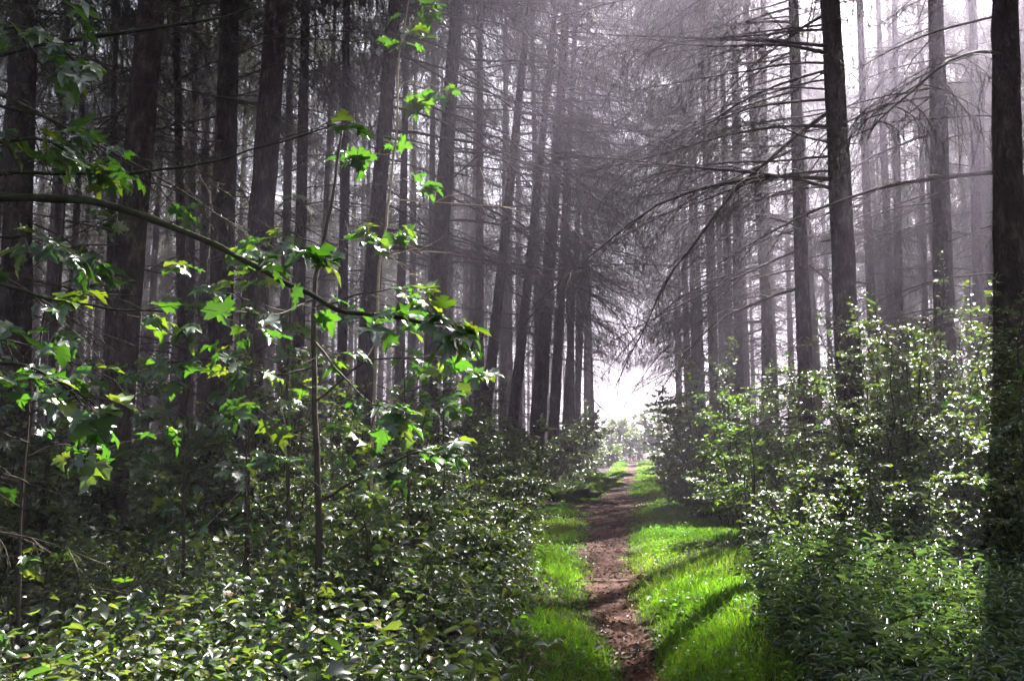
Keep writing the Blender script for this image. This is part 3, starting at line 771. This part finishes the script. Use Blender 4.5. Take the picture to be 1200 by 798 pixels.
SHR = [
 # right of the path, near to far
 ('tall glossy shrub against the massive trunk at the right border', 1165, 9.3, 3.6, 2.2, 11, 3000, .06),
 ('tall arching shrub between the grey trunk and the massive border trunk', 1085, 10.6, 4.1, 2.2, 11, 2900, .06),
 ('broad dark shrub hiding the foot of the strong leaning trunk', 1030, 9.6, 3.3, 2.2, 10, 2700, .055),
 ('knee high pale shrub with sunny twigs where the herb bed meets the grass', 935, 9.6, 1.25, 1.5, 8, 1100, .055),
 ('bushy grey green shrub below the grey trunk, right of the strong leaning trunk', 1110, 9.2, 3.0, 2., 10, 2500, .055),
 ('dark shrub at the right border above the herb bed', 1200, 8.2, 2.6, 2.0, 10, 2200, .06),
 ('loose shrub just behind the trunk with a clear foot', 965, 12.6, 3.0, 2.2, 9, 2200, .065),
 ('sunlit yellow green shrub left of the trunk with a clear foot', 880, 13.0, 2.4, 2.2, 9, 2000, .065),
 ('tall shrub with bright tips leaning over the path from the right side', 828, 18.5, 4.2, 2.4, 10, 2600, .09),
 ('rounded shrub behind the sunlit yellow green one', 860, 17.0, 3.7, 2.6, 9, 2400, .08),
 ('spreading low shrub along the sunlit grass edge', 822, 17.2, 1.15, 2.2, 12, 1800, .075),
 ('hazy shrub beside the path, right of the misty opening', 808, 26.0, 4.2, 2.4, 8, 1700, .12),
 ('pale misty shrub closing the path far away on its right', 792, 36.0, 3.8, 2.6, 7, 1300, .18),
 ('tall dim shrub behind the sunlit bushes, under the leaning slender spruce', 915, 16.5, 3.4, 2.4, 9, 2200, .08),
 ('slender shrub with fine leaves in front of the thin crooked spruce', 1015, 11.5, 3.6, 1.8, 9, 1900, .055),
 ('airy shrub filling the space between the clear footed trunk and the strong leaning trunk', 975, 10.4, 1.9, 1.8, 9, 1700, .05),
 ('small speckled shrub above the herb bed, below the strong leaning trunk', 1000, 9.0, 1.4, 1.5, 9, 1500, .05),
 ('misty bush standing where the path bends out of sight, on its left', 722, 60.0, 3.2, 3.0, 7, 900, .24),
 ('misty bush closing the view where the path bends out of sight', 745, 64.0, 3.6, 3.4, 7, 900, .26),
 ('tall pale bush behind the bend of the path', 768, 55.0, 4.6, 3.0, 7, 900, .24),
 ('low pale bush at the left side of the bend', 708, 52.0, 2.2, 2.8, 7, 900, .22),
 ('broad whitish bush filling the far end of the ride', 735, 68.0, 4.6, 5.0, 9, 1300, .3),
 ('low bushy growth round the bare stems of the shrub leaning over the path', 800, 20.5, 1.3, 2.4, 12, 1800, .085),
 ('low dense bush filling the foot of the rounded shrub', 858, 15.2, 1.3, 2.2, 12, 1800, .07),
 ('wild knee high shrub with silvery leaves rising out of the herb bed', 1060, 7.4, 1.5, 1.6, 9, 1500, .05),
 ('shrub hiding the foot of the massive border trunk', 1178, 7.6, 1.7, 1.5, 9, 1500, .055),
 ('ragged shrub between the herb bed and the dark shrub bank', 1005, 8.0, 1.5, 1.6, 9, 1500, .05),
 ('loose waist high shrub between the herb bed and the bushy grey green shrub', 1120, 8.1, 2.0, 1.7, 9, 1700, .055),
 # left of the path
 ('tall shady shrub hiding the foot of the broad grey brown trunk', 320, 10.6, 2.9, 2.0, 10, 2000, .07),
 ('tall dim shrub below the dark trunk behind the pale sapling', 430, 12.8, 2.9, 2.2, 10, 2000, .075),
 ('tall leafy shrub at the foot of the wide hazy trunk, nearer the slim maple', 505, 14.5, 3.0, 2.2, 10, 2000, .08),
 ('tall bush below the curved spruce with leaves reaching up the stem', 575, 16.5, 3.0, 2.2, 10, 2000, .085),
 ('shady shrub between the thick leaning trunk and the first of the upright pair', 205, 12.4, 2.8, 2.1, 10, 1900, .08),
 ('dark shrub at the left border below the thick leaning trunk', 85, 9.8, 2.2, 2.0, 10, 1800, .075),
 ('leafy bush at the grass edge beside the narrowing near end of the path', 560, 7.3, 1.0, 1.2, 8, 1200, .06),
 ('bramble bush in the middle of the left grass edge', 575, 9.8, 1.15, 1.4, 8, 1300, .06),
 ('taller bush at the bend of the grass edge below the leaning slender spruces', 590, 13.5, 1.7, 1.7, 8, 1400, .08),
 ('green bush at the foot of the wide hazy trunk', 545, 15.5, 2.0, 1.9, 8, 1400, .09),
 ('dark bush under the curved spruce', 600, 18.0, 2.3, 2.0, 8, 1500, .10),
 ('hazy bush below the stout trunk of the close cluster', 640, 24.0, 2.3, 2.2, 7, 1300, .12),
 ('pale bush beside the path at the end of the left tree row', 672, 30.0, 3.0, 2.2, 7, 1200, .15),
 ('misty bush reaching into the opening from the left', 684, 38.0, 3.8, 2.4, 7, 1200, .19),
 ('dim shrub between the pair of upright trunks and the pale sapling', 395, 11.5, 2.4, 2.0, 8, 1500, .08),
 ('dim shrub at the foot of the paired upright trunks', 285, 11.2, 2.0, 2.0, 8, 1500, .08),
 ('shady shrub beside the foot of the thick leaning trunk', 215, 9.6, 1.6, 1.7, 8, 1300, .075),
 ('dark leafy shrub at the left border in front of the border trunk', 30, 7.4, 2.1, 1.9, 8, 1500, .085),
 ('spreading bush with silvery leaves between the pale sapling and the bramble edge', 490, 9.6, 1.5, 1.9, 9, 1700, .06),
 ('bush with fine pale leaves below the wide hazy trunk', 520, 12.0, 1.9, 2.0, 9, 1700, .065),
 ('round dim bush behind the slim maple, left of the pale sapling', 345, 9.4, 1.5, 1.8, 9, 1500, .06),
 ('leafy bush hiding the foot of the pale dry sapling', 438, 5.7, 1.25, 1.3, 9, 1200, .06),
 ('straggling bush in the shade right of the thick leaning trunk', 250, 12.6, 2.0, 2.0, 9, 1500, .075),
 ('low bush behind the slim maple stem', 455, 9.0, 1.3, 1.5, 8, 1200, .065),
]
for s in SHR:
    mat = M_SHRUB
    if 'yellow green' in s[0] or s[0].startswith('green bush'): mat = M_FERN
    shrub(*s, mat=mat)

# ------------------------------------------------------------------ ferns
def fern_mesh(n_f, L):
    m = MB()
    fr = []
    for k in range(n_f):
        a = k / n_f * 6.28 + rng.normal(0, .2); u = np.linspace(0, 1, 12)[:, None]
        l = L * (.75 + .4 * rng.random())
        o2 = np.array([math.cos(a), math.sin(a), 0])
        c = o2 * (l * .85 * u ** 1.15) + np.array([0, 0, 1.]) * (l * (.95 * u - .62 * u ** 2.2))
        fr.append((c, l))
    return fr
def fern(label, px, Y, n_f=9, L=.8, group=None):
    x = (px - 600) / 1000 * Y
    t = tag(empty('fern', (x, Y, float(gz(x, Y)))), label, 'fern', group)
    for c, l in fern_mesh(n_f, L):
        m = MB(); tube(m, c, np.linspace(.004, .0012, 12), 3, 1)
        N = 34
        u = np.repeat(.14 + .86 * np.arange(N) / N, 2); f = u * 11; i = np.minimum(f.astype(int), 10)
        p = c[i] + (c[i + 1] - c[i]) * (f - i)[:, None]; d = norm(c[i + 1] - c[i])
        sd = norm(np.cross(d, np.array([0, 0, 1.]))) * np.tile([1, -1], N)[:, None]
        ax = sd + d * .45 + np.array([0, 0, -.12]); ln = l * .27 * np.sin(np.pi * np.clip(.25 + .75 * u, 0, 1)) ** .8 + .01
        leaves(m, p, ax, np.cross(ax, d) * np.tile([1, -1], N)[:, None] * 1. + rng.normal(0, .15, (2 * N, 3)), ln, .26, (LANCE_V, LANCE_F), 0)
        part('frond', m.mesh('frond', [M_FERN, M_STEM]), t)
FERNS = [
 ('big fern right behind the foot of the thick leaning trunk', 200, 11.5, 10, 1.15), ('fern in the gap right of the thick leaning trunk, fronds arching low', 245, 9.6, 9, .95),
 ('shaded fern below the paired upright trunks', 330, 10.6, 9, 1.0), ('fern behind the slim maple stem', 400, 8.2, 9, .85),
 ('sunlit fern at the grass edge under the hazy tree cluster', 660, 20.5, 11, 1.3), ('bright fern leaning over the left grass edge, beside the muddy patch', 688, 22.5, 10, 1.2),
 ('fern between the wide hazy trunk and the curved spruce', 560, 16.5, 9, 1.1), ('fern at the left border below the border trunk', 70, 8.6, 9, .95),
 ('dim fern in the hollow between the maple stem and the bramble edge', 480, 10.5, 9, .9), ('small fern among the low leaves near the lower border, under the slim maple', 330, 5.6, 8, .6), ('half grown fern at the near end of the bramble edge', 500, 6.2, 8, .65), ('fern with lit fronds in front of the dim hollow behind the slim maple', 440, 7.4, 9, .8), ('fern near the lower border below the border sapling', 150, 5.4, 8, .6),
 ('pale fern further along the left edge of the path', 705, 28, 9, 1.3),
]
for f in FERNS: fern(*f)

# ------------------------------------------------------------------ maples and other saplings with large lobed leaves
def leaf_cluster(m, p, d, n, size, droop=.25):
    """n leaves on short stalks round the tip p of a twig pointing along d"""
    d = norm(np.array(d, float))
    a = rng.random(n) * 2 * np.pi
    out = np.stack([np.cos(a), np.sin(a), np.zeros(n)], -1) * .8 + d * (.55 + .4 * rng.random((n, 1)))
    out[:, 2] = out[:, 2] * .4 + rng.normal(-droop, .22, n)
    out = norm(out)
    st = size * (.25 + .5 * rng.random(n))[:, None]
    pos = p + out * st + np.array([0, 0, .02]) * rng.normal(0, 1, (n, 1))
    sz = size * (.6 + .55 * rng.random(n))
    leaves(m, pos, out + np.array([0, 0, -.15]), np.array([0, 0, 1.]) + rng.normal(0, .32, (n, 3)), sz, .95, (MAPLE_V, MAPLE_F), fold=.8 + .8 * rng.random(n), jit=.03)
    for q, o in zip(pos, out): tube(m, np.array([p, (p + q) / 2 + [0, 0, .01], q]), .0011, 3, 1, cap=False)

def sapling(label, base, stem_pts, r0, limbs, size=.13, name='maple_sapling', stem_mat=None, leaf_mat_=None, cat='sapling', group=None):
    """stem_pts: world points from the ground up; limbs: list of (points, radius, [(t, n_leaves)], twigs)"""
    base = np.array(base, float)
    t = tag(empty(name, base), label, cat, group)
    sp = np.array(stem_pts, float) - base
    u = np.linspace(0, len(sp) - 1, 5 * len(sp)); i = np.minimum(u.astype(int), len(sp) - 2)
    c = sp[i] + (sp[i + 1] - sp[i]) * (u - i)[:, None] + rng.normal(0, .006, (len(u), 3)); c[0] = sp[0] - [0, 0, .1]
    c[1:-1] = (c[:-2] + 2 * c[1:-1] + c[2:]) / 4
    m = MB(); tube(m, c, np.linspace(r0, r0 * .3, len(c)), 8, jitter=.05); part('trunk', m.mesh('trunk', [stem_mat or M_STEM]), t)
    fol = MB()
    for pts, r, cl, ntw in limbs:
        p = np.array(pts, float) - base
        u = np.linspace(0, len(p) - 1, 6 * len(p)); i = np.minimum(u.astype(int), len(p) - 2)
        b = p[i] + (p[i + 1] - p[i]) * (u - i)[:, None] + rng.normal(0, .008, (len(u), 3)); b[0] = p[0]
        b[1:-1] = (b[:-2] + 2 * b[1:-1] + b[2:]) / 4; b[1:-1] = (b[:-2] + 2 * b[1:-1] + b[2:]) / 4
        m = MB(); tube(m, b, np.linspace(r, max(r * .3, .002), len(b)), 6, jitter=.08)
        for k in range(ntw):
            f = .1 + .88 * rng.random(); j = min(int(f * (len(b) - 1)), len(b) - 2)
            d = norm(b[j + 1] - b[j]) * .5 + rng.normal(0, .6, 3) * [1, 1, .5]
            q = curve(b[j], d, .18 + .3 * rng.random(), 4, .2, 0, .12); tube(m, q, np.linspace(.003, .0015, 5), 3)
            if cl is not None and rng.random() < .38: leaf_cluster(fol, q[-1], q[-1] - q[-2], rng.integers(3, 7), size)
        for f, n in (cl or []):
            j = min(int(f * (len(b) - 1)), len(b) - 2); leaf_cluster(fol, b[j], b[j + 1] - b[j], n, size)
        part('branch', m.mesh('branch', [stem_mat or M_STEM]), t)
    if fol.n: part('foliage', fol.mesh('foliage', [leaf_mat_ or M_MAPLE, M_STEM]), t)
    return t

def gpt(px, Y):
    x = (px - 600) / 1000 * Y; return np.array([x, Y, float(gz(x, Y))])
# the old maple outside the left border whose mossy limbs hang into the picture
b = np.array([-3.6, 3.9, float(gz(-3.6, 3.9))])
fork = np.array([-3.5, 3.95, 2.1]); top = np.array([-3.4, 4.0, 4.6])
sapling('old mossy maple rooted outside the left border, long dark limbs drooping across the picture', b, [b, fork, top], .09, [
    ([np.array([-3.46, 3.96, 2.72]), at(0, 232, 4), at(130, 236, 4), at(250, 285, 4), at(330, 330, 4), at(400, 365, 4), at(470, 374, 4), at(540, 384, 4)], .024, [(.93, 5), (.97, 6), (1., 8), (.8, 4), (.66, 3)], 9),
    ([np.array([-3.42, 3.98, 3.4]), at(-40, 75, 4.6), at(45, 50, 4.6), at(150, 38, 4.6), at(240, 26, 4.6), at(300, 8, 4.6)], .018, None, 5),
    ([np.array([-3.48, 3.94, 2.4]), at(0, 200, 4.4), at(120, 205, 4.4), at(220, 196, 4.4), at(300, 175, 4.4), at(395, 146, 4.4)], .012, [(.3, 3)], 8),
    ([fork, at(-20, 330, 3.6), at(40, 345, 3.6), at(110, 360, 3.6), at(190, 365, 3.6)], .012, [(.6, 4), (.9, 4)], 10),
    ([np.array([-3.52, 3.95, 1.9]), at(-30, 430, 3.4), at(20, 425, 3.4), at(70, 445, 3.4), at(110, 475, 3.4)], .010, [(.5, 5), (.75, 5), (1., 6)], 9),
    ([np.array([-3.42, 4.0, 3.2]), at(-10, 120, 4.2), at(60, 140, 4.2), at(130, 185, 4.2)], .010, [(.8, 4), (1., 5)], 10),
    ([np.array([-3.42, 3.98, 3.6]), at(-20, 40, 4.4), at(30, 30, 4.2), at(70, 55, 4.2), at(100, 85, 4.1)], .011, [(.6, 5), (.8, 5), (1., 6)], 9),
    ([np.array([-3.44, 3.98, 3.0]), at(-20, 170, 4.2), at(40, 160, 4.), at(75, 175, 4.), at(105, 200, 4.)], .011, [(.6, 5), (.8, 5), (1., 6)], 9),
    ([np.array([-3.46, 3.96, 2.6]), at(-20, 280, 4.4), at(40, 275, 4.4), at(75, 290, 4.4), at(105, 310, 4.4)], .010, [(.6, 5), (.8, 5), (1., 6)], 8),
], size=.14, name='maple_tree', stem_mat=M_MOSSY, cat='maple tree')

# the slim maple at the centre of the left half
g = gpt(376, 5.6)
sapling('slim dark stemmed maple sapling with glinting white edged leaves, middle of the left undergrowth', g, [g, at(374, 640, 5.6), at(371, 520, 5.6), at(368, 400, 5.6), at(369, 330, 5.6), at(388, 240, 5.6), at(402, 150, 5.6)], .026, [
    ([at(369, 400, 5.6), at(400, 440, 5.0), at(430, 470, 4.6), at(455, 480, 4.4)], .009, [(.7, 5), (1., 8)], 6),
    ([at(370, 590, 5.6), at(420, 560, 5.2), at(470, 535, 4.8), at(525, 520, 4.5)], .010, [(.7, 4), (.85, 5), (1., 8)], 8),
    ([at(369, 350, 5.6), at(330, 370, 5.3), at(270, 365, 5.0), at(230, 385, 4.9)], .009, [(.6, 5), (1., 8)], 8),
    ([at(368, 430, 5.6), at(320, 440, 5.4), at(250, 420, 5.1), at(195, 425, 5.0)], .009, [(.7, 5), (1., 7)], 8),
    ([at(369, 360, 5.6), at(420, 345, 5.2), at(460, 340, 4.9), at(485, 342, 4.8)], .007, [(.8, 4), (1., 7)], 5),
    ([at(370, 470, 5.6), at(430, 420, 5.6), at(500, 420, 5.5), at(560, 430, 5.5)], .008, [(.6, 5), (1., 7)], 8),
    ([at(378, 290, 5.6), at(340, 270, 5.6), at(300, 280, 5.6)], .006, [(.6, 4), (1., 6)], 6),
    ([at(388, 240, 5.6), at(420, 260, 5.4), at(440, 290, 5.3)], .005, [(.7, 3), (1., 6)], 4),
    ([at(371, 520, 5.6), at(330, 500, 5.6), at(290, 470, 5.8)], .006, [(.6, 5), (1., 7)], 7),
], size=.14)

# the pale dry sunlit sapling with bright leaves
g = gpt(434, 6.6)
sapling('pale dry sapling stem catching the sun, a few bright green lobed leaves hanging on it', g, [g, at(438, 500, 6.6), at(444, 320, 6.6), at(452, 270, 6.6), at(459, 210, 6.6), at(467, 140, 6.6), at(466, 80, 6.6), at(476, 20, 6.6), at(488, -60, 6.6)], .014, [
    ([at(460, 235, 6.6), at(500, 236, 6.6), at(560, 241, 6.6), at(600, 243, 6.6)], .005, None, 5),
    ([at(452, 275, 6.6), at(475, 285, 6.6), at(495, 296, 6.6)], .004, None, 4),
    ([at(450, 295, 6.6), at(470, 310, 6.6), at(485, 325, 6.6)], .004, None, 3),
    ([at(468, 100, 6.6), at(480, 95, 6.6), at(505, 100, 6.6), at(535, 110, 6.6)], .005, [(.5, 3), (.8, 4)], 1),
    ([at(466, 70, 6.6), at(470, 50, 6.6), at(485, 25, 6.6), at(500, 8, 6.6)], .005, [(.3, 4), (.7, 4), (1., 5)], 1),
    ([at(462, 180, 6.6), at(440, 180, 6.6), at(410, 185, 6.6)], .004, [(.5, 3), (1., 5)], 1),
    ([at(461, 212, 6.6), at(475, 210, 6.6), at(490, 218, 6.6)], .004, [(.5, 2), (1., 4)], 0),
    ([at(463, 170, 6.6), at(455, 165, 6.6), at(450, 160, 6.6)], .004, [(1., 4)], 0),
], size=.16, stem_mat=M_PALE)

# smaller saplings filling the left half
def auto_sapling(label, px, Y, H, nl, size, lean=0., spread=.6):
    g = gpt(px, Y); top = g + np.array([lean, rng.normal(0, .05), H]); mid = (g + top) / 2 + rng.normal(0, .05, 3)
    limbs = []
    for k in range(nl):
        f = .3 + .68 * (k + rng.random() * .6) / nl; p = g + (top - g) * f
        d = rand_dir(1, .25)[0]; L = spread * (1.1 - .5 * f) * (.7 + .5 * rng.random())
        limbs.append(([p, p + d * L * .5 + [0, 0, .03], p + d * L - [0, 0, .06]], .006, [(.55, 3), (1., 4)], 2))
    limbs = [l for l in limbs if rng.random() < .72]
    limbs.append(([top - [0, 0, .05], top, top + [0, 0, .06]], .004, [(1., 6)], 0))
    return sapling(label, g, [g, mid, top], .008 + .004 * H, limbs, size)
for a in [
 ('leafy maple sapling in front of the thick leaning trunk, at the left border', 45, 5.0, 1.75, 9, .13),
 ('maple sapling in front of the border trunk, leaves in full shade', 40, 6.6, 2.5, 10, .14),
 ('maple sapling with drooping leaves in front of the gap right of the thick leaning trunk', 225, 6.6, 2.3, 10, .14),
 ('maple sapling in front of the paired upright trunks', 300, 7.2, 2.6, 10, .14),
 ('short maple sapling with bright patches at the lower left corner', 20, 4.0, .85, 6, .11),
 ('maple sapling behind the pale dry stem, leaves spread in tiers', 470, 7.0, 2.0, 10, .13),
 ('thin maple sapling with a bare lower stem beside the slim maple stem', 292, 6.4, 1.5, 7, .11),
 ('maple sapling at the far side of the slim maple, nearer the path', 520, 8.6, 1.9, 9, .13),
 ('tall thin maple sapling with high tiers in front of the border trunk', 62, 7.4, 3.9, 9, .13),
 ('tall maple sapling with tiers in front of the broad grey brown trunk', 345, 8.0, 3.6, 9, .14),
 ('young sapling with broad leaves in front of the shrubs at the right border', 1190, 6.4, 1.7, 8, .10),
]: auto_sapling(*a)

# sticks lying in the undergrowth
for lab, a, b_, Y0, Y1, r in [('dead stick poking out of the brambles near the lower grass edge', (420, 775), (495, 738), 6.2, 6.0, .012), ('dark fallen stick slanting below the slim maple', (255, 625), (292, 588), 7.5, 8.2, .014),
                          ('dark broken sapling leaning at the edge of the herb bed', (925, 632), (905, 590), 9.4, 9.4, .016), ('thin dark branch slanting down through the right shrubs', (1010, 560), (975, 462), 8.8, 8.8, .012)]:
    p0 = at(*a, Y0); p1 = at(*b_, Y1); d = p1 - p0
    if p0[2] > 0: p0 = p0 - d * (p0[2] / max(d[2], .05)) if d[2] > .05 else p0
    m = MB(); tube(m, curve(p0 - p0, d, np.linalg.norm(p1 - p0), 8, 0, 0, .03), np.linspace(r, r * .4, 9), 6, jitter=.08)
    o = part('fallen_stick', m.mesh('fallen_stick', [M_STEM]), None, p0); tag(o, lab, 'stick')

# ------------------------------------------------------------------ prune the boughs that stand between the sun and the spots it reaches
bpy.context.view_layer.update()
dg = bpy.context.evaluated_depsgraph_get()
pr = np.random.default_rng(21)
pts = []
def spot(p, r, n):
    for _ in range(n): pts.append(np.array(p) + pr.normal(0, r / 2, 3) * [1, 1, .3])
for p, r, Y, n in [((540, 384), .16, 4, 14), ((505, 374), .12, 4, 8), ((430, 468), .14, 4.5, 8), ((525, 522), .12, 4.5, 6), ((455, 270), .2, 6.6, 8), ((465, 215), .12, 6.6, 6), ((490, 40), .15, 6.6, 8), ((515, 105), .12, 6.6, 6), ((425, 182), .12, 6.6, 4), ((485, 342), .12, 4.8, 6), ((90, 460), .16, 3.4, 6), ((25, 430), .12, 3.4, 5), ((870, 450), .4, 13, 7), ((930, 560), .3, 9.6, 7)]:
    spot(at(*p, Y), r, n)
spot(at(672, 540, 21), .7, 10)
for px, py, r, n in [(640, 612, .5, 10), (628, 640, .2, 4), (775, 592, .6, 8), (815, 622, .5, 9), (770, 668, .25, 6), (700, 690, .25, 9), (800, 645, .2, 5), (850, 640, .25, 4), (760, 570, .8, 6)]:
    spot(at(px, py, 1600 / (py - 515)), r, n)
for _ in range(8): spot((pr.uniform(-4.2, -.1), 3.6 + 6.5 * pr.random(), .45), .12, 2)
for _ in range(22): spot((pr.uniform(-4.5, -.3), 7.5 + 5 * pr.random(), 1.2), .15, 3)
for _ in range(44): spot((pr.uniform(1.9, 5.), 4.2 + 4.4 * pr.random(), .6), .2, 3)
for _ in range(12): spot((pr.uniform(3, 7.), 8.5 + 4.5 * pr.random(), 1. + 2. * pr.random()), .2, 2)
S = Vector(SUN); cut = set()
for p in pts:
    o = Vector(p) + S * .06
    for k in range(24):
        ok, loc, nr, ix, ob, mt = SC.ray_cast(dg, o, S)
        if not ok: break
        nm_ = ob.name.split('.')[0]
        if nm_ == 'trunk': break
        if nm_ in ('bough', 'thin_bough', 'dead_branch'): cut.add(ob.name)
        o = loc + S * .01
print('pruned', len(cut))
for nm_ in cut: bpy.data.objects.remove(bpy.data.objects[nm_], do_unlink=True)

# ------------------------------------------------------------------ haze
m, nt, out = new_mat('haze')
pv = nt.nodes.new('ShaderNodeVolumePrincipled'); pv.inputs['Color'].default_value = (.88, .78, 1.0, 1); pv.inputs['Density'].default_value = HAZE_DENSITY
pv.inputs['Anisotropy'].default_value = .68
nt.links.new(pv.outputs[0], out.inputs['Volume'])
lo = np.array([-262, -262, -2.]); hi = np.array([262, 262, 32.])
c8 = np.array([[x, y, z] for z in (lo[2], hi[2]) for y in (lo[1], hi[1]) for x in (lo[0], hi[0])])
mb = MB(); mb.add(c8, [np.array([[0, 2, 3, 1], [4, 5, 7, 6], [0, 1, 5, 4], [2, 6, 7, 3], [0, 4, 6, 2], [1, 3, 7, 5]])])
tag(part('haze', mb.mesh('haze', [m])), kind='stuff')
